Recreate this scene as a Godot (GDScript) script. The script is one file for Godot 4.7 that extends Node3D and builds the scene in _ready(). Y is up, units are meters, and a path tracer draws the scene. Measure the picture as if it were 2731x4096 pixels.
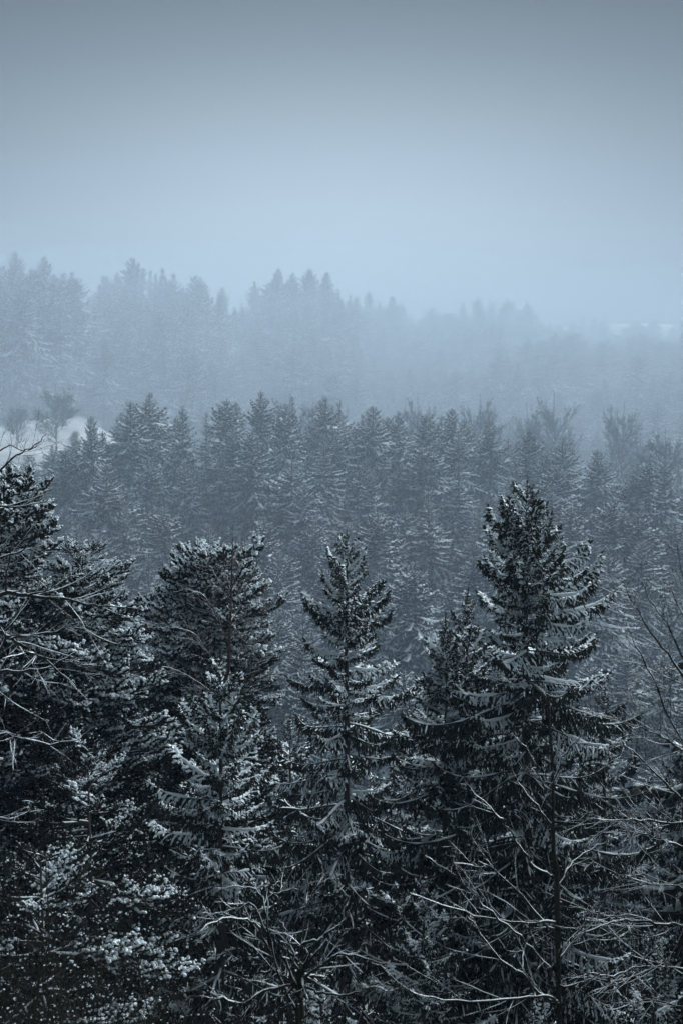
extends Node3D

# ------------------------------------------------------------------ geometry
class Soup:
	var v := PackedVector3Array()
	var n := PackedVector3Array()
	var c := PackedColorArray()
	var i := PackedInt32Array()

	func join(o: Soup, at: Transform3D) -> void:
		var first := v.size()
		v.append_array(at * o.v)
		n.append_array(Transform3D(at.basis.orthonormalized(), Vector3.ZERO) * o.n)
		c.append_array(o.c)
		var k := i.size()
		i.resize(k + o.i.size())
		for x in o.i:
			i[k] = x + first
			k += 1

	func mesh(m: Material, onto: ArrayMesh = null) -> ArrayMesh:
		var out := onto if onto else ArrayMesh.new()
		if v.is_empty():
			return out
		var a := []
		a.resize(Mesh.ARRAY_MAX)
		a[Mesh.ARRAY_VERTEX] = v
		a[Mesh.ARRAY_NORMAL] = n
		if c.size() == v.size():
			a[Mesh.ARRAY_COLOR] = c
		a[Mesh.ARRAY_INDEX] = i
		out.add_surface_from_arrays(Mesh.PRIMITIVE_TRIANGLES, a)
		out.surface_set_material(out.get_surface_count() - 1, m)
		return out


func frame(t: Vector3) -> Array:
	var s := t.cross(Vector3.UP)
	if s.length_squared() < 1e-4:
		s = Vector3.RIGHT
	s = s.normalized()
	return [s, s.cross(t).normalized()]


func tangent(p: PackedVector3Array, k: int) -> Vector3:
	var d := p[mini(k + 1, p.size() - 1)] - p[maxi(k - 1, 0)]
	return d.normalized() if d.length_squared() > 1e-12 else Vector3.UP


func tube(s: Soup, p: PackedVector3Array, r: PackedFloat32Array, sides: int, col: Color) -> void:
	var first := s.v.size()
	for k in p.size():
		var f := frame(tangent(p, k))
		for j in sides:
			var a := TAU * j / sides
			var d: Vector3 = f[0] * cos(a) + f[1] * sin(a)
			s.v.append(p[k] + d * r[k])
			s.n.append(d)
			s.c.append(col)
	for k in p.size() - 1:
		for j in sides:
			var a := first + k * sides + j
			var b := first + k * sides + (j + 1) % sides
			s.i.append_array([a, b, a + sides, b, b + sides, a + sides])


# a needle-clad shoot: a ragged spindle
func shoot(s: Soup, at: Vector3, d: Vector3, length: float, r: float, rng: RandomNumberGenerator, col: Color) -> void:
	var tip := at + d * length + Vector3(0, rng.randf_range(-.12, .1) * length, 0)
	var mid := at.lerp(tip, .5) + Vector3(rng.randf_range(-.06, .06), rng.randf_range(-.02, .06), rng.randf_range(-.06, .06)) * length
	var p := PackedVector3Array([at, at.lerp(mid, .75), mid.lerp(tip, .5), tip])
	var q := PackedFloat32Array([r * .6, r * rng.randf_range(.9, 1.3), r * rng.randf_range(.75, 1.2), r * .15])
	if r > .03:
		p = PackedVector3Array([at, mid, tip])
		q = PackedFloat32Array([r * .6, r * rng.randf_range(.9, 1.35), r * .15])
	tube(s, p, q, 3, col)


# snow lying along a stem: thickest where the stem is level, broken here and there
func snow_on(s: Soup, p: PackedVector3Array, r: PackedFloat32Array, thick: float, rng: RandomNumberGenerator, gaps: float, wide := 1.0) -> void:
	var first := s.v.size()
	var prof := [[-1.0, .0], [-.72, .62], [0.0, 1.0], [.72, .62], [1.0, .0], [0.0, -.35]] if r[0] > .0125 and p.size() > 5 else [[-1.0, .0], [0.0, 1.0], [1.0, .0], [0.0, -.3]]
	var m := prof.size()
	var gone := false
	for k in p.size():
		var t := tangent(p, k)
		var f := frame(t)
		var level := 1.0 - absf(t.y)
		level = clampf(1.25 * sqrt(maxf(level, 0.0)), 0.12, 1.0)
		if rng.randf() < gaps:
			gone = not gone
		var h := thick * level * rng.randf_range(.65, 1.3)
		var w := (r[k] * .85 + h * .42) * wide * rng.randf_range(.75, 1.2)
		if gone or k == 0 or k == p.size() - 1:
			h *= .12
			w *= .15 if gone else .5
		for q in prof:
			var o: Vector3 = f[0] * (q[0] * w) + f[1] * (q[1] * h + r[k] * .55 * maxf(q[1], 0.0) )
			s.v.append(p[k] + f[1] * r[k] * .5 + o)
			s.n.append((f[0] * q[0] + f[1] * (q[1] + .1)).normalized())
			s.c.append(Color.WHITE)
	for k in p.size() - 1:
		for j in m:
			var a := first + k * m + j
			var b := first + k * m + (j + 1) % m
			s.i.append_array([a, a + m, b, b, a + m, b + m])


func lump(s: Soup, at: Vector3, r: float, flat: float, rng: RandomNumberGenerator) -> void:
	var first := s.v.size()
	var turn := rng.randf() * TAU
	s.v.append(at + Vector3(0, r * flat * rng.randf_range(.8, 1.1), 0))
	s.n.append(Vector3.UP)
	for row in [[.75, .62], [1.0, .05], [.6, -.45]]:
		for j in 6:
			var a := turn + TAU * j / 6.0
			var q := rng.randf_range(.78, 1.18)
			s.v.append(at + Vector3(cos(a) * row[0] * r * q, row[1] * r * flat, sin(a) * row[0] * r * q))
			s.n.append(Vector3(cos(a) * row[0], row[1] / flat, sin(a) * row[0]).normalized())
	for k in 19:
		s.c.append(Color.WHITE)
	for j in 6:
		var b := (j + 1) % 6
		s.i.append_array([first, first + 1 + j, first + 1 + b])
		for k in 2:
			var o := first + 1 + k * 6
			s.i.append_array([o + j, o + 6 + j, o + b, o + b, o + 6 + j, o + 6 + b])


# ------------------------------------------------------------------ materials
var snow_mat: StandardMaterial3D
var needle_mat: StandardMaterial3D
var bark_mat: StandardMaterial3D
var twig_mat: StandardMaterial3D
var ground_mat: StandardMaterial3D

func linear(r: float, g: float, b: float) -> Color:
	return Color(r, g, b).linear_to_srgb()

func noise_tex(freq: float, oct: int, sd: int, a: Color, b: Color) -> NoiseTexture2D:
	var fn := FastNoiseLite.new()
	fn.seed = sd
	fn.frequency = freq
	fn.fractal_octaves = oct
	var t := NoiseTexture2D.new()
	t.width = 256
	t.height = 256
	t.seamless = true
	t.noise = fn
	var g := Gradient.new()
	g.set_color(0, a)
	g.set_color(1, b)
	t.color_ramp = g
	return t

func make_materials() -> void:
	snow_mat = StandardMaterial3D.new()
	snow_mat.resource_name = "snow"
	snow_mat.albedo_color = linear(.70, .79, .83)
	snow_mat.roughness = .85
	snow_mat.metallic_specular = .25
	needle_mat = StandardMaterial3D.new()
	needle_mat.resource_name = "needles"
	needle_mat.vertex_color_use_as_albedo = true
	needle_mat.roughness = .8
	needle_mat.metallic_specular = .2
	bark_mat = StandardMaterial3D.new()
	bark_mat.resource_name = "bark"
	bark_mat.albedo_texture = noise_tex(.03, 4, 7, linear(.020, .018, .017), linear(.06, .054, .05))
	bark_mat.uv1_triplanar = true
	bark_mat.uv1_scale = Vector3(2.5, .6, 2.5)
	bark_mat.roughness = .95
	twig_mat = StandardMaterial3D.new()
	twig_mat.resource_name = "twigs"
	twig_mat.vertex_color_use_as_albedo = true
	twig_mat.roughness = .9
	twig_mat.metallic_specular = .2
	ground_mat = StandardMaterial3D.new()
	ground_mat.resource_name = "snow_cover"
	ground_mat.albedo_texture = noise_tex(.02, 5, 3, linear(.30, .31, .30), linear(.78, .82, .86))
	ground_mat.uv1_triplanar = true
	ground_mat.uv1_world_triplanar = true
	ground_mat.uv1_scale = Vector3(.03, .03, .03)
	ground_mat.roughness = .9


# ------------------------------------------------------------------ naming
var taken := {}

func numbered(called: String) -> String:
	var k: int = taken.get(called, 0)
	taken[called] = k + 1
	return called if k == 0 else "%s_%03d" % [called, k]

func thing(called: String, label: String, category: String, at: Vector3, group := "") -> Node3D:
	var o := Node3D.new()
	o.name = numbered(called)
	add_child(o)
	o.position = at
	o.set_meta("label", label)
	o.set_meta("category", category)
	if group:
		o.set_meta("group", group)
	return o

func part(called: String, m: Mesh, parent: Node3D, t := Transform3D.IDENTITY) -> MeshInstance3D:
	var o := MeshInstance3D.new()
	o.mesh = m
	o.transform = t
	# siblings that repeat a name are numbered
	var key := "%d/%s" % [parent.get_instance_id(), called]
	var k: int = taken.get(key, 0)
	taken[key] = k + 1
	o.name = called if k == 0 else "%s_%03d" % [called, k]
	parent.add_child(o, true)
	return o

const ONES := ["", "first", "second", "third", "fourth", "fifth", "sixth", "seventh", "eighth", "ninth", "tenth", "eleventh", "twelfth", "thirteenth", "fourteenth", "fifteenth", "sixteenth", "seventeenth", "eighteenth", "nineteenth"]
const TENS := ["", "", "twent", "thirt", "fort", "fift", "sixt", "sevent"]

func ordinal(k: int) -> String:
	if k < 20:
		return ONES[k]
	return TENS[k / 10] + ("ieth" if k % 10 == 0 else "y-" + ONES[k % 10])


# ------------------------------------------------------------------ terrain
const SIDES := [[-80.0, 27.0], [-8.0, 20.6], [0.0, 20.2], [8.0, 16.5], [15.0, 12.6], [22.0, 9.2], [30.0, 6.0], [45.0, 1.0], [70.0, -8.0], [95.0, -13.0], [110.0, -12.0], [150.0, -2.0], [185.0, 9.0], [215.0, 19.5], [240.0, 21.5], [300.0, 25.0], [400.0, 32.0], [500.0, 38.0], [620.0, 48.0], [760.0, 66.0], [900.0, 72.0], [3000.0, 74.0]]
const MIDDLE := [[-80.0, 27.0], [-8.0, 20.6], [0.0, 20.2], [8.0, 16.5], [15.0, 12.6], [22.0, 9.2], [30.0, 6.0], [45.0, 1.0], [70.0, -8.0], [95.0, -13.0], [110.0, -12.0], [150.0, -2.0], [185.0, 8.0], [215.0, 9.5], [250.0, 7.0], [300.0, 4.0], [350.0, 11.0], [400.0, 23.0], [470.0, 32.0], [540.0, 38.0], [620.0, 46.0], [760.0, 66.0], [900.0, 72.0], [3000.0, 74.0]]
var bumps := FastNoiseLite.new()

func profile(t: Array, d: float) -> float:
	for k in t.size() - 1:
		if d <= t[k + 1][0]:
			var u := clampf((d - t[k][0]) / (t[k + 1][0] - t[k][0]), 0.0, 1.0)
			return lerpf(t[k][1], t[k + 1][1], u * u * (3.0 - 2.0 * u) * .5 + u * .5)
	return t[t.size() - 1][1]

func ground(x: float, z: float) -> float:
	var d := -z
	var u := x / maxf(d, 60.0)
	var left := 1.0 - smoothstep(-.15, -.09, u)
	var right := smoothstep(.15, .21, u)
	var h := lerpf(profile(MIDDLE, d), profile(SIDES, d), maxf(left, right * .2))
	# the knoll with the wood falls off towards the right
	h -= right * smoothstep(130.0, 180.0, d) * (1.0 - smoothstep(200.0, 230.0, d)) * 3.0
	h += smoothstep(.08, .15, u) * smoothstep(640.0, 800.0, d) * (1.0 - smoothstep(900.0, 1300.0, d)) * 7.0
	h += right * 8.0 * exp(-pow((d - 252.0) / 28.0, 2.0))
	h += bumps.get_noise_2d(x, z) * clampf((d - 40.0) * .01, .25, 2.0)
	return h

func build_ground() -> void:
	bumps.seed = 11
	bumps.frequency = .02
	bumps.fractal_octaves = 3
	var s := Soup.new()
	var zs := PackedFloat32Array()
	var z := 60.0
	while z > -2900.0:
		zs.append(z)
		z -= clampf(1.5 + maxf(-z, 0.0) * .025, 1.5, 80.0)
	var nx := 70
	for zz in zs:
		for k in nx + 1:
			var u := float(k) / nx * 2.0 - 1.0
			var x := u * (.25 + .75 * u * u) * (120.0 + maxf(-zz, 0.0) * 1.1)
			s.v.append(Vector3(x, ground(x, zz), zz))
			var e := 1.0
			s.n.append(Vector3(ground(x - e, zz) - ground(x + e, zz), 2.0 * e, ground(x, zz - e) - ground(x, zz + e)).normalized())
			s.c.append(Color.WHITE)
	for r in zs.size() - 1:
		for k in nx:
			var a := r * (nx + 1) + k
			s.i.append_array([a, a + nx + 1, a + 1, a + 1, a + nx + 1, a + nx + 2])
	var o := MeshInstance3D.new()
	o.name = "ground"
	o.mesh = s.mesh(ground_mat)
	o.set_meta("kind", "structure")
	add_child(o)


# ------------------------------------------------------------------ spruce branches
func green(rng: RandomNumberGenerator) -> Color:
	var k := rng.randf_range(.65, 1.25)
	return Color(.020 * k, .024 * k, .017 * k)

# a spruce branch along +x: [needles and wood, snow]. shape: rise at the base, sag in the middle, upturned tip; hang = how far the side twigs drop
func spruce_branch(sd: int, length: float, sag: float, tip: float, hang: float, thick: float, coarse := false, cover := 1.0) -> Array:
	var rng := RandomNumberGenerator.new()
	rng.seed = sd
	var leaf := Soup.new()
	var snow := Soup.new()
	var wood := Color(.03, .024, .02)
	var n := 14 if not coarse else 7
	var p := PackedVector3Array()
	var r := PackedFloat32Array()
	var at := Vector3.ZERO
	var yaw := 0.0
	for k in n:
		var t := float(k) / (n - 1)
		p.append(at)
		r.append((lerpf(.018, .009, t) if not coarse else lerpf(.08, .05, t)) * clampf(length * .6, .6, 1.4))
		yaw += rng.randf_range(-.07, .07)
		var e := -sag * sin(PI * clampf(t * 1.15, 0.0, 1.0)) + tip * pow(t, 2.2)
		at += Vector3(cos(e) * cos(yaw), sin(e), cos(e) * sin(yaw)) * length / (n - 1)
	tube(leaf, p, r, 5 if not coarse else 4, wood)
	snow_on(snow, p, r, thick * (1.25 if not coarse else .9) * lerpf(.6, 1.0, cover), rng, lerpf(.4, .10, cover) if not coarse else .4)
	var step := .055 if not coarse else .19
	var d := length * .10
	var side := 1.0
	while d < length * .985:
		var t := d / length
		var f := t * (n - 1)
		var k := mini(int(f), n - 2)
		var base := p[k].lerp(p[k + 1], f - k)
		var along := (p[k + 1] - p[k]).normalized()
		side = -side
		var flat := along.rotated(Vector3.UP, side * rng.randf_range(.65, 1.15))
		var drop := hang * rng.randf_range(.5, 1.3) * (1.0 - t * .75)
		var dir := (flat + Vector3(0, -drop + .12, 0)).normalized()
		var tl := (clampf(length * .30 * (1.0 - t * .8), .10, .62) * rng.randf_range(.6, 1.15)) * (1.0 if not coarse else 1.25)
		if t < .25:
			tl *= .75
		if coarse:
			shoot(leaf, base, dir, tl * 1.2, .055 * rng.randf_range(.8, 1.3), rng, green(rng))
			var tp := base + dir * tl * 1.2
			var cp := PackedVector3Array([base, base.lerp(tp, .35) + Vector3(0, .015, 0), base.lerp(tp, .7), tp])
			if rng.randf() < .6:
				snow_on(snow, cp, PackedFloat32Array([.035, .045, .04, .02]), .06, rng, .05, rng.randf_range(.7, 1.15))
			# curtains below
			for again in 2:
				shoot(leaf, base.lerp(tp, .3 + .4 * again), (dir + Vector3(0, -1.4, 0)).normalized(), tl * .9, .05, rng, green(rng))
		else:
			# the twig itself
			var m := maxi(3, int(tl / .055))
			var tp := PackedVector3Array()
			var tr := PackedFloat32Array()
			var q := base
			for j in m + 1:
				var u := float(j) / m
				tp.append(q)
				tr.append(lerpf(.009, .011, u))
				var dd := (dir + Vector3(0, -drop * .9 * u + .25 * u * u, 0)).normalized()
				q += dd * tl / m
			tr[m] = .004
			tube(leaf, tp, tr, 4, green(rng))
			if rng.randf() < cover:
				snow_on(snow, tp, tr, thick * .7, rng, .25, 1.0)
			for j in range(1, m + 1):
				for sgn in [-1.0, 1.0, .25]:
					if rng.randf() < .15:
						continue
					var td := tangent(tp, j)
					var sd2: Vector3 = td.rotated(Vector3.UP, sgn * rng.randf_range(.5, 1.1))
					var droop := rng.randf_range(.1, 1.0) * hang
					if rng.randf() < .35:
						droop += .9 * hang
					sd2 = (sd2 + Vector3(0, -droop + .1, 0)).normalized()
					var sl := rng.randf_range(.05, .115) * (1.0 if j < m else .8)
					shoot(leaf, tp[j], sd2, sl, .0115, rng, green(rng))
					if rng.randf() < .6 * cover:
						var e := tp[j] + sd2 * sl
						snow_on(snow, PackedVector3Array([tp[j], tp[j].lerp(e, .5), e]), PackedFloat32Array([.009, .014, .009]), thick * .62, rng, .0, 1.05)
						if rng.randf() < .4:
							lump(snow, tp[j].lerp(e, rng.randf_range(.4, .95)) + Vector3(0, .014, 0), thick * rng.randf_range(.4, .75), .75, rng)
				# pendulous shoots under the twig
				for again in 2:
					if rng.randf() < hang * .8:
						shoot(leaf, tp[j], Vector3(rng.randf_range(-.4, .4), -1, rng.randf_range(-.4, .4)).normalized(), rng.randf_range(.06, .17), .011, rng, green(rng))
		d += step * rng.randf_range(.7, 1.3) * (1.0 if t < .7 else .7)
	# the end shoots
	for k in 3:
		var a := (k - 1) * .55
		var e := (p[n - 1] - p[n - 2]).normalized().rotated(Vector3.UP, a)
		shoot(leaf, p[n - 1], e, .13 if not coarse else .3, .016 if not coarse else .06, rng, green(rng))
	lump(snow, p[n - 1] + Vector3(0, .015, 0), thick * (1.1 if not coarse else 1.6), .8, rng)
	return [leaf, snow]

# a pine branch along +x: bare stem, then a spreading fan of tufts that carry snow
func pine_branch(sd: int, length: float, thick: float, cover := .85) -> Array:
	var rng := RandomNumberGenerator.new()
	rng.seed = sd
	var leaf := Soup.new()
	var snow := Soup.new()
	var wood := Color(.05, .036, .028)
	var n := 10
	var p := PackedVector3Array()
	var r := PackedFloat32Array()
	var at := Vector3.ZERO
	var yaw := 0.0
	for k in n:
		var t := float(k) / (n - 1)
		p.append(at)
		r.append(lerpf(.020, .008, t))
		yaw += rng.randf_range(-.13, .13)
		var e := -.12 * sin(PI * t) + .55 * t * t
		at += Vector3(cos(e) * cos(yaw), sin(e), cos(e) * sin(yaw)) * length / (n - 1)
	tube(leaf, p, r, 5, wood)
	snow_on(snow, p, r, thick * .45, rng, .4, .7)
	var d := length * .28
	while d < length:
		var t := d / length
		var f := minf(t * (n - 1), n - 1.001)
		var k := int(f)
		var base := p[k].lerp(p[k + 1], f - k)
		var along := (p[k + 1] - p[k]).normalized()
		var dir := (along.rotated(Vector3.UP, rng.randf_range(-1.25, 1.25)) + Vector3(0, rng.randf_range(-.15, .75), 0)).normalized()
		var tl := rng.randf_range(.16, .42) * clampf(1.25 - t * .6, .5, 1.0) * clampf(length * .8, .7, 1.3)
		var tp := PackedVector3Array([base, base + dir * tl * .5 + Vector3(0, -.015, 0), base + dir * tl])
		tube(leaf, tp, PackedFloat32Array([.009, .008, .007]), 3, wood)
		for j in 4:
			var o := tp[1].lerp(tp[2], j / 3.0) if j < 3 else tp[2]
			var td := (dir + Vector3(rng.randf_range(-.7, .7), rng.randf_range(.0, .8), rng.randf_range(-.7, .7))).normalized()
			tuft(leaf, snow, o, td, rng, thick, cover)
		d += .034 * rng.randf_range(.6, 1.3)
	return [leaf, snow]

func tuft(leaf: Soup, snow: Soup, at: Vector3, dir: Vector3, rng: RandomNumberGenerator, thick: float, cover: float) -> void:
	var k := rng.randf_range(.6, 1.2)
	var col := Color(.018 * k, .023 * k, .020 * k)
	var l := rng.randf_range(.08, .13)
	shoot(leaf, at, dir, l, .022, rng, col)
	# spread needle bundles
	var first := leaf.v.size()
	for j in 7:
		var d := (dir * rng.randf_range(.2, .9) + Vector3(rng.randf_range(-1, 1), rng.randf_range(-.8, .6), rng.randf_range(-1, 1))).normalized()
		var o := at + dir * l * rng.randf_range(.2, .9)
		var s: Vector3 = frame(d)[0] * .009
		leaf.v.append_array([o - s, o + s, o + d * rng.randf_range(.06, .10)])
		leaf.n.append_array([d, d, d])
		leaf.c.append_array([col, col, col])
		leaf.i.append_array([first, first + 1, first + 2])
		first += 3
	if rng.randf() < cover:
		for j in 3:
			lump(snow, at + dir * l * rng.randf_range(.2, .9) + Vector3(rng.randf_range(-.02, .02), .02 + .006 * j, rng.randf_range(-.02, .02)), thick * rng.randf_range(.4, .85), rng.randf_range(.7, 1.0), rng)


# ------------------------------------------------------------------ whole conifers
var spruce_kit := []   # [length, needles and wood, snow]
var upper_kit := []
var bare_kit := []   # boughs sheltered from the snow
var pine_kit := []
var bare_pine_kit := []

func kit(pair: Array, length: float) -> Array:
	return [length, pair[0].mesh(needle_mat), pair[1].mesh(snow_mat)]

func make_kits() -> void:
	for k in 5:
		upper_kit.append(kit(spruce_branch(100 + k, .5, -.1, .4, .35, .032), .5))
		upper_kit.append(kit(spruce_branch(110 + k, .9, .02, .6, .5, .032), .9))
		bare_kit.append(kit(spruce_branch(150 + k, .9, .05, .6, .8, .022, false, .3), .9))
	for k in 6:
		spruce_kit.append(kit(spruce_branch(120 + k, 1.35, .18, .75, .95, .030), 1.35))
		spruce_kit.append(kit(spruce_branch(130 + k, 2.0, .32, .75, 1.1, .034), 2.0))
		bare_kit.append(kit(spruce_branch(160 + k, 1.35, .25, .7, 1.2, .016, false, .16), 1.35))
		bare_kit.append(kit(spruce_branch(170 + k, 2.1, .36, .7, 1.3, .017, false, .14), 2.1))
	for k in 5:
		spruce_kit.append(kit(spruce_branch(140 + k, 2.9, .42, .7, 1.1, .036), 2.9))
		bare_kit.append(kit(spruce_branch(180 + k, 2.9, .45, .6, 1.3, .018, false, .12), 2.9))
	for k in 4:
		pine_kit.append(kit(pine_branch(200 + k, 1.0, .038, .95), 1.0))
		pine_kit.append(kit(pine_branch(210 + k, 1.6, .038, .95), 1.6))
		bare_pine_kit.append(kit(pine_branch(220 + k, 1.0, .022, .3), 1.0))
		bare_pine_kit.append(kit(pine_branch(230 + k, 1.6, .022, .25), 1.6))

func pick(kits: Array, length: float, rng: RandomNumberGenerator) -> Array:
	var best := []
	var near := 1e9
	for q in kits:
		near = minf(near, absf(log(q[0] / length)))
	for q in kits:
		if absf(log(q[0] / length)) < near + .12:
			best.append(q)
	return best[rng.randi() % best.size()]

func table(t: Array, d: float) -> float:
	for k in t.size() - 1:
		if d <= t[k + 1][0]:
			return lerpf(t[k][1], t[k + 1][1], clampf((d - t[k][0]) / (t[k + 1][0] - t[k][0]), 0.0, 1.0))
	return t[t.size() - 1][1]

func trunk_mesh(height: float, r0: float, rng: RandomNumberGenerator, lean := Vector3.ZERO) -> ArrayMesh:
	var s := Soup.new()
	var p := PackedVector3Array()
	var r := PackedFloat32Array()
	for k in 12:
		var t := k / 11.0
		p.append(Vector3(rng.randf_range(-.03, .03), height * t, rng.randf_range(-.03, .03)) + lean * t * t)
		r.append(lerpf(r0, .012, pow(t, .9)))
	p[11] = Vector3(0, height, 0) + lean
	tube(s, p, r, 8, Color.WHITE)
	return s.mesh(bark_mat)

# top = world position of the leader's tip; left / right: [depth below the top, reach]
func spruce(label: String, top: Vector3, left: Array, right: Array, sd: int, group: String, opts := {}) -> Node3D:
	var rng := RandomNumberGenerator.new()
	rng.seed = sd
	var foot := ground(top.x, top.z) - .2
	var o := thing("spruce_tree", label, "tree", Vector3(top.x, foot, top.z), group)
	var height := top.y - foot
	part("trunk", trunk_mesh(height, .02 + height * .013, rng), o)
	var dense: float = opts.get("dense", 1.0)
	var snowy: float = opts.get("snowy", 1.0)
	var d := .10
	var az := rng.randf() * TAU
	var most: float = minf(height - 1.0, opts.get("most", 13.0))
	while d < most:
		var gap := lerpf(.16, .42, clampf(d / 4.0, 0.0, 1.0)) / dense
		var count := 5 if d < .5 else 6
		for k in count:
			var a := az + TAU * (k + rng.randf_range(-.25, .25)) / count
			var dd := d + rng.randf_range(-.5, .5) * gap
			var rl := table(left, dd)
			var rr := table(right, dd)
			var c := cos(a)
			var reach := lerpf(rl, rr, c * .5 + .5) * (rng.randf_range(.98, 1.25) if rng.randf() < .33 else rng.randf_range(.5, .88))
			if absf(c) < .7:
				reach *= .92
			# ascending near the leader, level lower down
			var tilt := lerpf(.75, -.02, clampf(dd / 2.6, 0.0, 1.0)) + rng.randf_range(-.14, .16)
			tilt = lerpf(tilt, -.16, clampf((dd - 3.0) / 7.0, 0.0, 1.0))
			var length := maxf(reach / maxf(cos(tilt), .75), .16)
			var heavy := rng.randf() < lerpf(1.0, .14, clampf((dd - .8) / 4.5, 0.0, 1.0)) * snowy
			var q := pick((upper_kit if length < 1.1 else spruce_kit) if heavy else bare_kit, length, rng)
			var sc: float = clampf(length / q[0], .3, 1.7)
			var b := Basis(Vector3.UP, -a) * Basis(Vector3.BACK, tilt) * Basis(Vector3.RIGHT, rng.randf_range(-.5, .5))
			var rise := length * sin(tilt + (.3 if length < 1.1 else .05)) * .9
			var t := Transform3D(b.scaled(Vector3.ONE * sc), Vector3(0, height - dd - rise, 0))
			var br := part("branch", q[1], o, t)
			part("snow", q[2], br)
		az += 2.4
		d += gap
	# the leader
	var s := Soup.new()
	var s2 := Soup.new()
	for k in 7:
		var h := height - k * .07
		for j in 4:
			var a := j * TAU / 4.0 + k
			shoot(s, Vector3(0, h - .12, 0), Vector3(cos(a) * .7, .7, sin(a) * .7).normalized(), .05 + k * .018, .012, rng, green(rng))
		lump(s2, Vector3(rng.randf_range(-.03, .03), h - .06, rng.randf_range(-.03, .03)), .025 + k * .006, .8, rng)
	tube(s, PackedVector3Array([Vector3(0, height - .3, 0), Vector3(.01, height + .10, 0)]), PackedFloat32Array([.02, .008]), 5, green(rng))
	var le := part("leader", s.mesh(needle_mat), o)
	part("snow", s2.mesh(snow_mat), le)
	return o

func pine(label: String, top: Vector3, left: Array, right: Array, sd: int, opts := {}) -> Node3D:
	var rng := RandomNumberGenerator.new()
	rng.seed = sd
	var foot := ground(top.x, top.z) - .2
	var o := thing("pine_tree", label, "tree", Vector3(top.x, foot, top.z), "snowy pines at the near edge of the wood")
	var height := top.y - foot
	part("trunk", trunk_mesh(height - .25, .03 + height * .014, rng), o)
	var d := .1
	var az := rng.randf() * TAU
	var most: float = minf(height - 1.0, opts.get("most", 9.0))
	var gap: float = opts.get("gap", .30)
	var snowy: float = opts.get("snowy", 1.0)
	var fade: float = opts.get("fade", 1.5)
	while d < most:
		var count := 7
		for k in count:
			var a := az + TAU * (k + rng.randf_range(-.3, .3)) / count
			var dd := d + rng.randf_range(-.5, .5) * gap
			var c := cos(a)
			var reach := lerpf(table(left, dd), table(right, dd), c * .5 + .5) * (rng.randf_range(1.0, 1.28) if rng.randf() < .25 else rng.randf_range(.6, 1.0))
			var tilt := lerpf(.55, -.05, clampf(dd / 1.8, 0.0, 1.0)) + rng.randf_range(-.25, .25)
			var length := maxf(reach / maxf(cos(tilt), .6), .3)
			var q := pick(pine_kit if rng.randf() < snowy * lerpf(1.0, .2, clampf((dd - fade) / (fade * 2.2), 0.0, 1.0)) else bare_pine_kit, length, rng)
			var sc: float = clampf(length / q[0], .45, 1.6)
			var b := Basis(Vector3.UP, -a) * Basis(Vector3.BACK, tilt - .1) * Basis(Vector3.RIGHT, rng.randf_range(-.3, .3))
			var t := Transform3D(b.scaled(Vector3.ONE * sc), Vector3(0, height - dd - length * sin(tilt + .15) * .9, 0))
			var br := part("branch", q[1], o, t)
			part("snow", q[2], br)
		az += 2.4
		d += gap
	return o


# ------------------------------------------------------------------ bare trees
var bark_tint := Color(.014, .012, .011)

func grow(w: Soup, sn: Soup, at: Vector3, dir: Vector3, length: float, r: float, depth: int, rng: RandomNumberGenerator, up: float, snow: float, least := .0021) -> void:
	var n := maxi(4, mini(8, int(length / .12)))
	var p := PackedVector3Array()
	var rad := PackedFloat32Array()
	var q := at
	var d := dir
	for k in n + 1:
		var t := float(k) / n
		p.append(q)
		rad.append(r * lerpf(1.0, .35, t))
		d = (d + Vector3(rng.randf_range(-.16, .16), rng.randf_range(-.12, .12) + up * .09, rng.randf_range(-.16, .16))).normalized()
		q += d * length / n
	tube(w, p, rad, 4 if r > .008 else 3, bark_tint)
	if snow > 0.0:
		if depth > 0 or rng.randf() < .4:
			snow_on(sn, p, rad, snow * clampf(r / .014, .2, 1.0), rng, .3, .7)
	if depth <= 0:
		return
	twigs(w, sn, p, rad, length, depth, rng, up, snow, .2, 1.0, least)

func twigs(w: Soup, sn: Soup, p: PackedVector3Array, rad: PackedFloat32Array, length: float, depth: int, rng: RandomNumberGenerator, up: float, snow: float, from := .2, per := 1.0, least := .0021) -> void:
	var count := int((4 + rng.randi() % 3) * per) + int(length * 2.4 * per)
	for j in count:
		var t := rng.randf_range(from, .98)
		var f := t * (p.size() - 1)
		var k := mini(int(f), p.size() - 2)
		var base := p[k].lerp(p[k + 1], f - k)
		var along := (p[k + 1] - p[k]).normalized()
		var fr := frame(along)
		var a := rng.randf() * TAU
		var out: Vector3 = fr[0] * cos(a) + fr[1] * sin(a)
		var ang := rng.randf_range(.45, .95)
		var dir := (along * cos(ang) + out * sin(ang) + Vector3(0, up * .2, 0)).normalized()
		var l := length * rng.randf_range(.22, .5) * (1.15 - t * .6)
		grow(w, sn, base, dir, maxf(l, .12), maxf(lerpf(rad[k], rad[k + 1], f - k) * .45, least), depth - 1, rng, up, snow, least)

func smooth(pts: Array, rng: RandomNumberGenerator, wob: float) -> PackedVector3Array:
	var c := PackedVector3Array()
	for k in pts.size() - 1:
		var a: Vector3 = pts[maxi(k - 1, 0)]
		var b: Vector3 = pts[k]
		var e: Vector3 = pts[k + 1]
		var f: Vector3 = pts[mini(k + 2, pts.size() - 1)]
		for j in 4:
			var q := b.cubic_interpolate(e, a, f, j / 4.0)
			c.append(q + Vector3(rng.randf_range(-wob, wob), rng.randf_range(-wob, wob), rng.randf_range(-wob, wob)))
	c.append(pts[pts.size() - 1])
	return c

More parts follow.
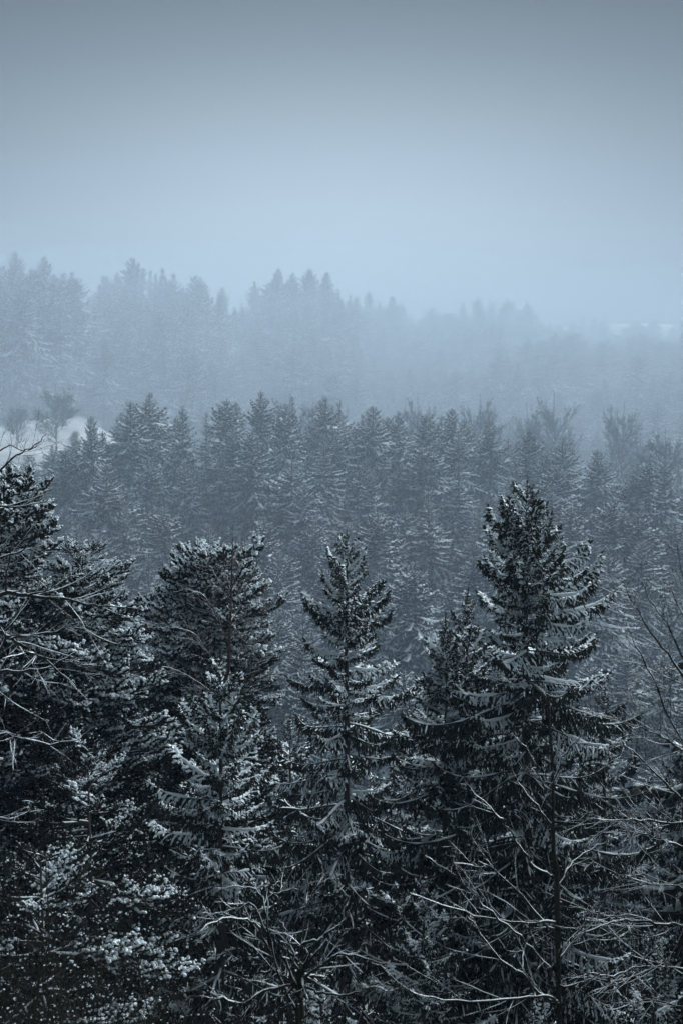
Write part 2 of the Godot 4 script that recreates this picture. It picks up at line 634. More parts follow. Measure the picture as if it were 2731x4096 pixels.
# a leafless tree from the course of its stems: the first is the trunk, the others its limbs
func bare_tree(label: String, base: Vector3, stems: Array, sd: int, group: String, up: float, snow: float, depth := 2, per := 1.0) -> Node3D:
	var rng := RandomNumberGenerator.new()
	rng.seed = sd
	var foot := ground(base.x, base.z) - .2
	var o := thing("bare_tree", label, "tree", Vector3(base.x, foot, base.z), group)
	var lift := base - Vector3(base.x, foot, base.z)
	for k in stems.size():
		var pts: Array = []
		for q in stems[k][0]:
			pts.append(q + lift)
		if k == 0:
			pts[0] = Vector3.ZERO
		var p := smooth(pts, rng, .018)
		var rad := PackedFloat32Array()
		for j in p.size():
			rad.append(lerpf(stems[k][1], stems[k][2], pow(float(j) / (p.size() - 1), .8)))
		var w := Soup.new()
		var sn := Soup.new()
		tube(w, p, rad, 7 if k == 0 else 6, bark_tint)
		var length := 0.0
		for j in p.size() - 1:
			length += p[j].distance_to(p[j + 1])
		if k > 0:
			snow_on(sn, p, rad, snow * .6, rng, .18, .46)
			twigs(w, sn, p, rad, length * .8, depth, rng, up, snow, .15, per)
		else:
			twigs(w, sn, p, rad, minf(length * .3, 1.6), depth, rng, up, snow, .55, per)
		var br := part("trunk" if k == 0 else "limb", w.mesh(twig_mat), o)
		if sn.v.size():
			part("snow", sn.mesh(snow_mat), br)
	return o

# a many-stemmed shrub of thin switches with crumbs of snow
var stem_kit := []

func make_stems() -> void:
	for k in 18:
		var rng := RandomNumberGenerator.new()
		rng.seed = 500 + k
		var w := Soup.new()
		var sn := Soup.new()
		grow(w, sn, Vector3.ZERO, Vector3(rng.randf_range(-.15, .15), 1.0, rng.randf_range(-.15, .15)).normalized(), 4.0 * rng.randf_range(.75, 1.05), .012, 2, rng, .4, 0.0)
		for j in 18:
			var q := w.v[rng.randi() % w.v.size()]
			if q.y > 1.2:
				lump(sn, q, rng.randf_range(.004, .012), .9, rng)
		stem_kit.append([w.mesh(twig_mat), sn.mesh(snow_mat)])

func shrub(label: String, at: Vector3, height: float, spread: float, stems: int, sd: int) -> void:
	var rng := RandomNumberGenerator.new()
	rng.seed = sd
	var o := thing("bare_shrub", label, "shrub", at, "leafless shrubs below the near trees")
	for k in stems:
		var a := rng.randf() * TAU
		var q = stem_kit[rng.randi() % stem_kit.size()]
		var sc := height / 4.0 * rng.randf_range(.75, 1.1)
		var b := Basis(Vector3(cos(a), 0, sin(a)), rng.randf_range(.05, spread)) * Basis(Vector3.UP, rng.randf() * TAU)
		var st := part("stem", q[0], o, Transform3D(b.scaled(Vector3.ONE * sc), Vector3(rng.randf_range(-.35, .35), 0, rng.randf_range(-.35, .35))))
		part("snow", q[1], st)


# ------------------------------------------------------------------ the woods beyond
var far_kit := []     # [height, crown, snow, trunk]
var far_bare := []

func make_far_kit() -> void:
	var br := []
	for k in 5:
		br.append([1.2, spruce_branch(300 + k, 1.2, .0, .5, .4, .07, true)])
	for k in 6:
		br.append([2.4, spruce_branch(310 + k, 2.4, .35, .65, .9, .075, true)])
	for v in 7:
		var rng := RandomNumberGenerator.new()
		rng.seed = 400 + v
		var leaf := Soup.new()
		var snow := Soup.new()
		var h := 18.0
		var wide: float = [3.0, 3.6, 2.6, 4.0, 3.2, 2.4, 3.4, 2.9, 3.8][v]
		var d := .15
		var az := 0.0
		while d < 15.0:
			var reach := wide * pow(clampf(d / 9.0, 0.0, 1.0), [.7, .85, .6, .9, .75, 1.0, .65, .8, .55][v]) * (1.0 + .22 * sin(d * (1.1 + .2 * v) + v)) + .08
			if d > 9.0:
				reach *= 1.0 - (d - 9.0) * .03
			var count := 6 if d < 9.0 else 5
			for k in count:
				var a := az + TAU * (k + rng.randf_range(-.3, .3)) / count
				var rc := reach * rng.randf_range(.65, 1.15)
				var tilt := lerpf(.7, -.55, clampf(d / 7.0, 0.0, 1.0)) + rng.randf_range(-.2, .2)
				var q = br[rng.randi() % 5] if rc < 1.6 else br[5 + rng.randi() % 6]
				var b := Basis(Vector3.UP, -a) * Basis(Vector3.BACK, tilt) * Basis(Vector3.RIGHT, rng.randf_range(-.3, .3))
				var t := Transform3D(b.scaled(Vector3.ONE * maxf(rc / q[0], .3)), Vector3(0, h - d + rng.randf_range(-.15, .15), 0))
				leaf.join(q[1][0], t)
				snow.join(q[1][1], t)
			az += 2.4
			d += lerpf(.28, .46, clampf(d / 6.0, 0.0, 1.0))
		var p := PackedVector3Array([Vector3.ZERO, Vector3(0, h * .5, 0), Vector3(0, h + .3, 0)])
		var tr := Soup.new()
		tube(tr, p, PackedFloat32Array([.26, .15, .03]), 6, Color.WHITE)
		far_kit.append([h, leaf.mesh(needle_mat), snow.mesh(snow_mat), tr.mesh(bark_mat)])
	for v in 2:
		var rng := RandomNumberGenerator.new()
		rng.seed = 450 + v
		var w := Soup.new()
		var sn := Soup.new()
		var tk := Soup.new()
		var p := PackedVector3Array()
		var r := PackedFloat32Array()
		for k in 9:
			var t := k / 8.0
			p.append(Vector3(rng.randf_range(-.2, .2) * t, 13.0 * t, rng.randf_range(-.2, .2) * t))
			r.append(lerpf(.22, .03, t))
		tube(tk, p, r, 6, Color.WHITE)
		for k in 46:
			var t := rng.randf_range(.2, .97)
			var a := k * 2.4
			var out := sqrt(maxf(1.0 - pow((t - .58) / .46, 2.0), .08))
			grow(w, sn, Vector3(0, 13.0 * t * .8, 0), Vector3(cos(a), rng.randf_range(.35, 1.0), sin(a)).normalized(), 4.6 * out * rng.randf_range(.75, 1.1), lerpf(.09, .05, t), 2, rng, .35, 0.0, .023)
		far_bare.append([13.0, w.mesh(twig_mat), null, tk.mesh(bark_mat)])

var far_things := {}

func far_tree(q: Array, called: String, label: String, group: String, at: Vector3, height: float, widen: float, turn: float) -> void:
	var o := thing(called, label, "tree", at, group)
	var k: float = height / q[0]
	var b := Basis(Vector3(cos(turn * 3.0), 0, sin(turn * 3.0)), .035 * sin(turn * 7.0)) * Basis(Vector3.UP, turn).scaled(Vector3(k * widen, k, k * widen))
	part("trunk", q[3], o, Transform3D(b, Vector3.ZERO))
	var c := part("crown", q[1], o, Transform3D(b, Vector3.ZERO))
	if q[2]:
		part("snow", q[2], c)

const CAM := Vector3(0, 22, 0)
const F := 3847.0

const FRONT_BARE_BASE := Vector3(2.67, 14.87, -20.00)
const FRONT_BARE := [
	[[Vector3(0.00, -0.26, 0.00), Vector3(-0.06, 1.08, 0.00), Vector3(-0.11, 2.14, 0.00), Vector3(-0.15, 3.20, 0.00), Vector3(-0.19, 3.99, 0.00)], 0.050, 0.010],
	[[Vector3(-0.07, 0.55, 0.00), Vector3(-0.34, 0.97, 0.40), Vector3(-0.67, 1.37, 0.80), Vector3(-1.06, 1.79, 1.20), Vector3(-1.43, 2.25, 1.60), Vector3(-1.77, 2.57, 2.00)], 0.018, 0.005],
	[[Vector3(-0.09, 1.11, 0.00), Vector3(-0.27, 1.34, 0.25), Vector3(-0.81, 1.99, 0.50), Vector3(-1.10, 2.13, 0.75), Vector3(-1.39, 2.23, 1.00)], 0.017, 0.005],
	[[Vector3(-0.11, 1.80, 0.00), Vector3(-0.36, 1.97, 0.20), Vector3(-0.58, 2.29, 0.40), Vector3(-0.75, 2.58, 0.60), Vector3(-0.89, 2.76, 0.80), Vector3(-1.19, 3.08, 1.00)], 0.018, 0.005],
	[[Vector3(-0.09, 1.24, 0.00), Vector3(-0.29, 1.37, 0.40), Vector3(-0.72, 1.49, 0.80), Vector3(-1.16, 1.68, 1.20), Vector3(-1.65, 1.94, 1.60), Vector3(-1.93, 2.16, 2.00)], 0.019, 0.005],
	[[Vector3(-0.05, 0.28, 0.00), Vector3(-0.25, 0.44, 0.30), Vector3(-0.55, 0.82, 0.60), Vector3(-0.84, 1.07, 0.90), Vector3(-1.09, 1.46, 1.20), Vector3(-1.28, 1.78, 1.50)], 0.018, 0.005],
	[[Vector3(-0.03, 0.22, 0.00), Vector3(-0.23, 0.46, 0.40), Vector3(-0.60, 0.60, 0.80), Vector3(-1.08, 0.68, 1.20), Vector3(-1.65, 0.86, 1.60), Vector3(-1.93, 1.08, 2.00)], 0.021, 0.006],
	[[Vector3(-0.02, 0.47, 0.00), Vector3(0.14, 0.66, 0.50), Vector3(0.31, 0.95, 1.00)], 0.012, 0.005],
	[[Vector3(-0.09, 1.56, 0.00), Vector3(0.09, 1.79, -0.33), Vector3(0.35, 1.92, -0.67), Vector3(0.73, 2.01, -1.00)], 0.014, 0.004],
	[[Vector3(-0.13, 2.67, 0.00), Vector3(-0.30, 3.03, 0.20), Vector3(-0.46, 3.38, 0.40), Vector3(-0.66, 3.63, 0.60)], 0.013, 0.004],
	[[Vector3(-0.14, 2.94, 0.00), Vector3(0.00, 3.22, -0.17), Vector3(0.24, 3.46, -0.33), Vector3(0.37, 3.70, -0.50)], 0.012, 0.004],
	[[Vector3(-0.12, 2.41, 0.00), Vector3(-0.34, 2.71, 0.17), Vector3(-0.58, 3.01, 0.33), Vector3(-0.70, 3.28, 0.50)], 0.013, 0.004],
	[[Vector3(-0.04, 0.81, 0.00), Vector3(0.25, 0.98, -0.33), Vector3(0.63, 1.04, -0.67), Vector3(0.95, 1.00, -1.00)], 0.014, 0.004],
]
const SIDE_BARE_BASE := Vector3(5.50, 13.80, -23.00)
const SIDE_BARE := [
	[[Vector3(0.00, -0.30, 0.00), Vector3(-0.02, 1.55, 0.00), Vector3(-0.10, 3.38, 0.00), Vector3(-0.21, 5.20, 0.00)], 0.160, 0.060],
	[[Vector3(-0.01, 0.57, 0.00), Vector3(-0.85, 0.95, 0.50), Vector3(-1.31, 1.13, 1.00), Vector3(-1.71, 1.27, 1.50), Vector3(-2.05, 1.34, 2.00), Vector3(-2.44, 1.53, 2.50)], 0.024, 0.006],
	[[Vector3(-0.01, 1.12, 0.00), Vector3(-0.86, 1.52, 0.50), Vector3(-1.23, 1.71, 1.00), Vector3(-1.72, 1.90, 1.50), Vector3(-2.11, 2.11, 2.00), Vector3(-2.39, 2.31, 2.50), Vector3(-2.75, 2.52, 3.00)], 0.027, 0.005],
	[[Vector3(-0.06, 2.40, 0.00), Vector3(-0.87, 3.25, 0.50), Vector3(-1.29, 3.68, 1.00), Vector3(-1.74, 4.11, 1.50), Vector3(-1.97, 4.35, 2.00)], 0.021, 0.005],
	[[Vector3(-0.06, 2.77, 0.00), Vector3(-0.90, 2.97, 0.62), Vector3(-1.58, 3.16, 1.25), Vector3(-2.08, 3.31, 1.88), Vector3(-2.48, 3.47, 2.50)], 0.021, 0.005],
	[[Vector3(-0.04, 2.16, 0.00), Vector3(-0.87, 2.60, 0.50), Vector3(-1.32, 2.87, 1.00), Vector3(-1.65, 3.05, 1.50), Vector3(-1.99, 3.21, 2.00)], 0.024, 0.005],
	[[Vector3(-0.10, 3.44, 0.00), Vector3(-0.88, 3.95, 0.50), Vector3(-1.34, 4.26, 1.00), Vector3(-1.80, 4.47, 1.50), Vector3(-2.11, 4.68, 2.00)], 0.018, 0.005],
	[[Vector3(-0.09, 3.07, 0.00), Vector3(-0.89, 4.06, 0.25), Vector3(-1.25, 4.80, 0.50), Vector3(-1.53, 5.32, 0.75), Vector3(-1.73, 5.67, 1.00)], 0.020, 0.005],
	[[Vector3(-0.13, 3.74, 0.00), Vector3(-0.86, 4.96, 0.25), Vector3(-1.25, 5.43, 0.50), Vector3(-1.60, 5.93, 0.75), Vector3(-1.79, 6.23, 1.00)], 0.020, 0.005],
	[[Vector3(-0.13, 3.99, 0.00), Vector3(-0.68, 4.85, 0.12), Vector3(-1.01, 5.53, 0.25), Vector3(-1.27, 5.90, 0.38), Vector3(-1.45, 6.21, 0.50)], 0.018, 0.005],
	[[Vector3(-0.17, 4.35, 0.00), Vector3(-0.60, 5.32, 0.00), Vector3(-0.84, 5.80, 0.00), Vector3(-1.00, 6.16, 0.00)], 0.018, 0.005],
	[[Vector3(-0.17, 4.59, 0.00), Vector3(-0.51, 5.66, -0.17), Vector3(-0.72, 6.19, -0.33), Vector3(-0.78, 6.67, -0.50)], 0.017, 0.004],
	[[Vector3(-0.03, 1.67, 0.00), Vector3(-0.77, 2.10, 0.67), Vector3(-1.42, 2.34, 1.33), Vector3(-1.99, 2.63, 2.00)], 0.018, 0.005],
	[[Vector3(-0.00, 0.32, 0.00), Vector3(-0.81, 0.49, 0.67), Vector3(-1.52, 0.78, 1.33), Vector3(-2.09, 0.89, 2.00)], 0.018, 0.005],
]
const LOW_SNOWY_BASE := Vector3(-0.45, 15.58, -18.00)
const LOW_SNOWY := [
	[[Vector3(0.00, -0.23, 0.00), Vector3(0.00, 0.11, 0.00), Vector3(0.02, 0.51, 0.00)], 0.065, 0.050],
	[[Vector3(0.02, 0.49, 0.00), Vector3(0.15, 0.64, 0.16), Vector3(0.28, 0.79, 0.32), Vector3(0.42, 0.93, 0.48), Vector3(0.63, 0.95, 0.64), Vector3(0.89, 0.92, 0.80)], 0.020, 0.007],
	[[Vector3(0.05, 0.54, 0.00), Vector3(0.00, 0.75, 0.07), Vector3(0.06, 0.93, 0.13), Vector3(0.23, 1.00, 0.20), Vector3(0.34, 1.13, 0.27), Vector3(0.47, 1.23, 0.33), Vector3(0.52, 1.37, 0.40)], 0.019, 0.006],
	[[Vector3(0.00, 0.66, 0.00), Vector3(-0.09, 0.79, -0.13), Vector3(-0.15, 0.94, -0.27), Vector3(-0.25, 1.05, -0.40)], 0.016, 0.005],
	[[Vector3(0.02, 0.51, 0.00), Vector3(-0.13, 0.45, -0.17), Vector3(-0.30, 0.48, -0.33), Vector3(-0.45, 0.42, -0.50)], 0.015, 0.005],
	[[Vector3(0.05, 0.43, 0.00), Vector3(0.19, 0.40, 0.16), Vector3(0.43, 0.43, 0.32), Vector3(0.63, 0.52, 0.48), Vector3(0.75, 0.62, 0.64), Vector3(0.93, 0.64, 0.80)], 0.016, 0.005],
	[[Vector3(-0.01, 0.06, 0.00), Vector3(-0.17, 0.35, -0.12), Vector3(-0.30, 0.70, -0.24), Vector3(-0.37, 1.21, -0.36), Vector3(-0.27, 1.33, -0.48), Vector3(-0.03, 1.32, -0.60)], 0.021, 0.007],
	[[Vector3(-0.32, 0.64, -0.30), Vector3(-0.45, 1.05, -0.07), Vector3(-0.61, 1.21, 0.15), Vector3(-0.87, 1.25, 0.38), Vector3(-1.04, 1.20, 0.60)], 0.017, 0.005],
	[[Vector3(-0.34, 0.78, -0.30), Vector3(-0.51, 1.23, -0.27), Vector3(-0.72, 1.19, -0.23), Vector3(-0.96, 1.15, -0.20)], 0.016, 0.005],
	[[Vector3(-0.36, 1.05, -0.40), Vector3(-0.47, 1.30, -0.53), Vector3(-0.65, 1.32, -0.67), Vector3(-0.86, 1.28, -0.80)], 0.014, 0.005],
	[[Vector3(0.00, 0.54, 0.00), Vector3(0.04, 1.07, -0.17), Vector3(0.14, 1.36, -0.33), Vector3(0.26, 1.51, -0.50)], 0.014, 0.005],
	[[Vector3(0.00, 0.44, 0.00), Vector3(-0.32, 0.48, 0.27), Vector3(-0.59, 0.43, 0.53), Vector3(-0.84, 0.57, 0.80)], 0.017, 0.005],
]
const LEFT_BARE_BASE := Vector3(-5.82, 16.34, -24.00)
const LEFT_BARE := [
	[[Vector3(-0.03, -2.56, 0.00), Vector3(0.08, 1.27, 0.00), Vector3(0.17, 3.79, 0.00), Vector3(0.37, 5.35, 0.00)], 0.160, 0.050],
	[[Vector3(0.13, 3.16, 0.00), Vector3(0.98, 3.41, 0.33), Vector3(1.43, 3.43, 0.67), Vector3(2.00, 3.40, 1.00), Vector3(2.40, 3.37, 1.33), Vector3(2.74, 3.36, 1.67), Vector3(3.19, 3.39, 2.00)], 0.038, 0.005],
	[[Vector3(1.45, 3.44, 0.80), Vector3(1.78, 3.52, 0.87), Vector3(2.01, 3.68, 0.93), Vector3(2.32, 3.74, 1.00)], 0.015, 0.004],
	[[Vector3(0.11, 2.91, 0.00), Vector3(0.98, 2.87, 0.33), Vector3(1.18, 2.82, 0.67), Vector3(1.44, 2.74, 1.00), Vector3(1.72, 2.66, 1.33), Vector3(2.08, 2.47, 1.67), Vector3(2.32, 2.33, 2.00)], 0.045, 0.006],
	[[Vector3(1.26, 2.86, 1.00), Vector3(1.76, 2.94, 1.07), Vector3(2.04, 3.04, 1.13), Vector3(2.17, 3.29, 1.20)], 0.017, 0.004],
	[[Vector3(1.75, 2.68, 1.50), Vector3(2.10, 2.62, 1.57), Vector3(2.41, 2.57, 1.63), Vector3(2.65, 2.59, 1.70)], 0.013, 0.004],
	[[Vector3(0.10, 1.90, 0.00), Vector3(1.01, 2.31, 0.50), Vector3(1.44, 2.41, 1.00), Vector3(1.92, 2.55, 1.50), Vector3(2.33, 2.81, 2.00)], 0.030, 0.005],
	[[Vector3(0.15, 3.41, 0.00), Vector3(0.99, 3.91, 0.33), Vector3(1.35, 4.04, 0.67), Vector3(1.59, 4.24, 1.00)], 0.022, 0.005],
	[[Vector3(0.19, 4.42, 0.00), Vector3(0.99, 4.65, 0.33), Vector3(1.44, 4.67, 0.67), Vector3(1.79, 4.77, 1.00)], 0.022, 0.005],
	[[Vector3(0.07, 1.02, 0.00), Vector3(0.98, 1.40, 0.40), Vector3(1.28, 1.45, 0.80), Vector3(1.71, 1.44, 1.20), Vector3(1.97, 1.51, 1.60), Vector3(2.36, 1.64, 2.00)], 0.030, 0.005],
	[[Vector3(0.30, 4.54, 0.00), Vector3(1.07, 5.25, 0.25), Vector3(1.34, 5.41, 0.50), Vector3(1.63, 5.56, 0.75), Vector3(1.77, 5.68, 1.00)], 0.019, 0.003],
	[[Vector3(0.30, 4.92, 0.00), Vector3(1.02, 5.48, 0.13), Vector3(1.36, 5.45, 0.27), Vector3(1.60, 5.54, 0.40)], 0.015, 0.003],
	[[Vector3(0.05, 0.32, 0.00), Vector3(0.99, 0.24, 0.50), Vector3(1.45, 0.42, 1.00), Vector3(1.73, 0.77, 1.50)], 0.022, 0.005],
]
const BIRCH_BASE := Vector3(-2.29, 14.21, -33.00)
const BIRCH := [
	[[Vector3(-0.01, -1.75, 0.00), Vector3(0.02, 1.75, 0.00), Vector3(0.08, 3.91, 0.00), Vector3(0.15, 5.77, 0.00)], 0.070, 0.010],
	[[Vector3(0.03, 2.96, 0.00), Vector3(-0.31, 3.53, 0.33), Vector3(-0.62, 3.99, 0.67), Vector3(-1.09, 4.12, 1.00)], 0.014, 0.004],
	[[Vector3(0.04, 3.14, 0.00), Vector3(0.38, 3.70, 0.33), Vector3(0.73, 4.25, 0.67), Vector3(0.83, 4.87, 1.00)], 0.014, 0.004],
	[[Vector3(0.06, 3.65, 0.00), Vector3(-0.13, 4.21, 0.33), Vector3(-0.36, 4.67, 0.67), Vector3(-0.67, 4.87, 1.00)], 0.013, 0.004],
	[[Vector3(0.08, 4.00, 0.00), Vector3(0.34, 4.47, 0.33), Vector3(0.52, 4.92, 0.67), Vector3(0.67, 5.29, 1.00)], 0.012, 0.004],
	[[Vector3(0.10, 4.35, 0.00), Vector3(-0.05, 4.80, 0.27), Vector3(-0.20, 5.17, 0.53), Vector3(-0.35, 5.36, 0.80)], 0.011, 0.003],
	[[Vector3(0.03, 2.61, 0.00), Vector3(0.54, 3.25, 0.20), Vector3(1.06, 3.58, 0.40), Vector3(1.58, 3.73, 0.60)], 0.014, 0.004],
	[[Vector3(0.03, 2.79, 0.00), Vector3(0.61, 3.48, 0.00), Vector3(0.96, 4.00, 0.00)], 0.012, 0.004],
	[[Vector3(0.02, 2.44, 0.00), Vector3(-0.48, 2.92, 0.33), Vector3(-0.87, 3.23, 0.67), Vector3(-1.18, 3.36, 1.00)], 0.014, 0.004],
	[[Vector3(0.03, 2.27, 0.00), Vector3(0.71, 2.99, 0.17), Vector3(1.23, 3.14, 0.33), Vector3(1.49, 3.29, 0.50)], 0.013, 0.004],
	[[Vector3(0.01, 1.92, 0.00), Vector3(-0.55, 2.52, 0.50), Vector3(-0.93, 2.77, 1.00)], 0.013, 0.004],
	[[Vector3(0.12, 4.95, 0.00), Vector3(0.26, 5.30, 0.00), Vector3(0.33, 5.64, 0.00)], 0.008, 0.003],
	[[Vector3(0.11, 4.78, 0.00), Vector3(-0.01, 5.23, 0.20), Vector3(-0.02, 5.75, 0.40)], 0.008, 0.003],
]


func _ready() -> void:
	# ---------------- camera
	var cam := Camera3D.new()
	cam.name = "camera"
	cam.position = CAM
	cam.rotation.x = -atan(176.0 / F)
	cam.fov = 34.0
	cam.near = .1
	cam.far = 6000.0
	var lens := CameraAttributesPhysical.new()
	lens.frustum_focal_length = 12.0 / tan(deg_to_rad(17.0))
	lens.frustum_focus_distance = 31.0
	lens.frustum_near = .1
	lens.frustum_far = 6000.0
	lens.exposure_aperture = 1.8
	cam.attributes = lens
	add_child(cam)
	cam.current = true
	# ---------------- sky, light, exposure
	var env := Environment.new()
	env.background_mode = Environment.BG_SKY
	env.tonemap_mode = Environment.TONE_MAPPER_LINEAR
	env.tonemap_exposure = 7.4
	var sky := Sky.new()
	var pano := PanoramaSkyMaterial.new()
	pano.panorama = sky_picture()
	sky.sky_material = pano
	env.sky = sky
	env.sdfgi_enabled = true
	env.ssao_enabled = true
	env.ssil_enabled = true
	env.fog_enabled = true
	env.fog_density = .0004
	env.fog_light_color = Color(.72, .86, 1.0)
	env.volumetric_fog_enabled = true
	env.volumetric_fog_density = 0.0
	var we := WorldEnvironment.new()
	we.name = "air"
	we.environment = env
	add_child(we)
	var sun := DirectionalLight3D.new()
	sun.name = "veiled_sun"
	sun.light_color = Color(.96, .98, 1.0)
	sun.light_energy = .5
	sun.light_angular_distance = 75.0
	sun.shadow_enabled = true
	sun.sky_mode = DirectionalLight3D.SKY_MODE_LIGHT_ONLY
	add_child(sun)
	# it stands behind the right-hand edge of the wood
	var sun_from := Vector3(0, 0, -1).rotated(Vector3.RIGHT, deg_to_rad(26.0)).rotated(Vector3.UP, deg_to_rad(-40.0))
	sun.look_at_from_position(Vector3.ZERO, -sun_from)
	# the bank of falling snow over the valley
	var fm := FogMaterial.new()
	fm.resource_name = "snowfall"
	fm.albedo = Color(.84, .93, 1.0)
	fm.density = .0025
	var fog := FogVolume.new()
	fog.name = "snow_cloud"
	fog.shape = RenderingServer.FOG_VOLUME_SHAPE_BOX
	fog.size = Vector3(3000, 76, 2400)
	fog.position = Vector3(0, 20, -85 - 1200)
	fog.material = fm
	fog.set_meta("kind", "stuff")
	add_child(fog)
	var back := FogVolume.new()
	back.name = numbered("drifting_snow_cloud")
	back.shape = RenderingServer.FOG_VOLUME_SHAPE_BOX
	back.size = Vector3(1400, 76, 700)
	back.position = Vector3(0, 19.5, -205 - 350)
	var bm := FogMaterial.new()
	bm.resource_name = "drift"
	bm.albedo = fm.albedo
	bm.density = .0012
	back.material = bm
	back.set_meta("kind", "stuff")
	add_child(back)
	# thicker drifts of it over the far side of the valley
	for q in [[Vector3(60, 22, -330), Vector3(300, 80, 170), .0009], [Vector3(20, 16, -265), Vector3(190, 56, 90), .0012], [Vector3(150, 30, -520), Vector3(420, 90, 300), .0008], [Vector3(-40, 40, -560), Vector3(420, 90, 240), .0010], [Vector3(-70, 26, -255), Vector3(120, 60, 70), .004], [Vector3(-40, 20, -196), Vector3(60, 24, 36), .005]]:
		var dm := FogMaterial.new()
		dm.resource_name = "drift"
		dm.albedo = fm.albedo
		dm.density = q[2]
		var drift := FogVolume.new()
		drift.name = numbered("drifting_snow_cloud")
		drift.shape = RenderingServer.FOG_VOLUME_SHAPE_ELLIPSOID
		drift.size = q[1]
		drift.position = q[0]
		drift.material = dm
		drift.set_meta("kind", "stuff")
		add_child(drift)

	make_materials()
	build_ground()
	make_kits()
	make_far_kit()
	make_stems()
	near_trees()
	added_shade_trees()
	bare_trees()
	hill_wood()
	far_wood()
	falling_snow()


func sky_picture() -> ImageTexture:
	var w := 1024
	var h := 512
	var im := Image.create(w, h, false, Image.FORMAT_RGBF)
	for y in h:
		var el := 90.0 - (y + .5) / h * 180.0
		for x in w:
			var az := wrapf((x + .5) / w * 360.0, -180.0, 180.0)
			var over := maxf(el - 5.5, 0.0)
			var g := exp(-pow(az / 13.5, 2.0)) * exp(-pow(over / 6.8, 2.0))
			var band := exp(-maxf(el, 0.0) / 14.0)
			var k := .0085 + .006 * band + .066 * g
			im.set_pixel(x, y, Color(k * .95, k * 1.16, k * 1.32))
	return ImageTexture.create_from_image(im)


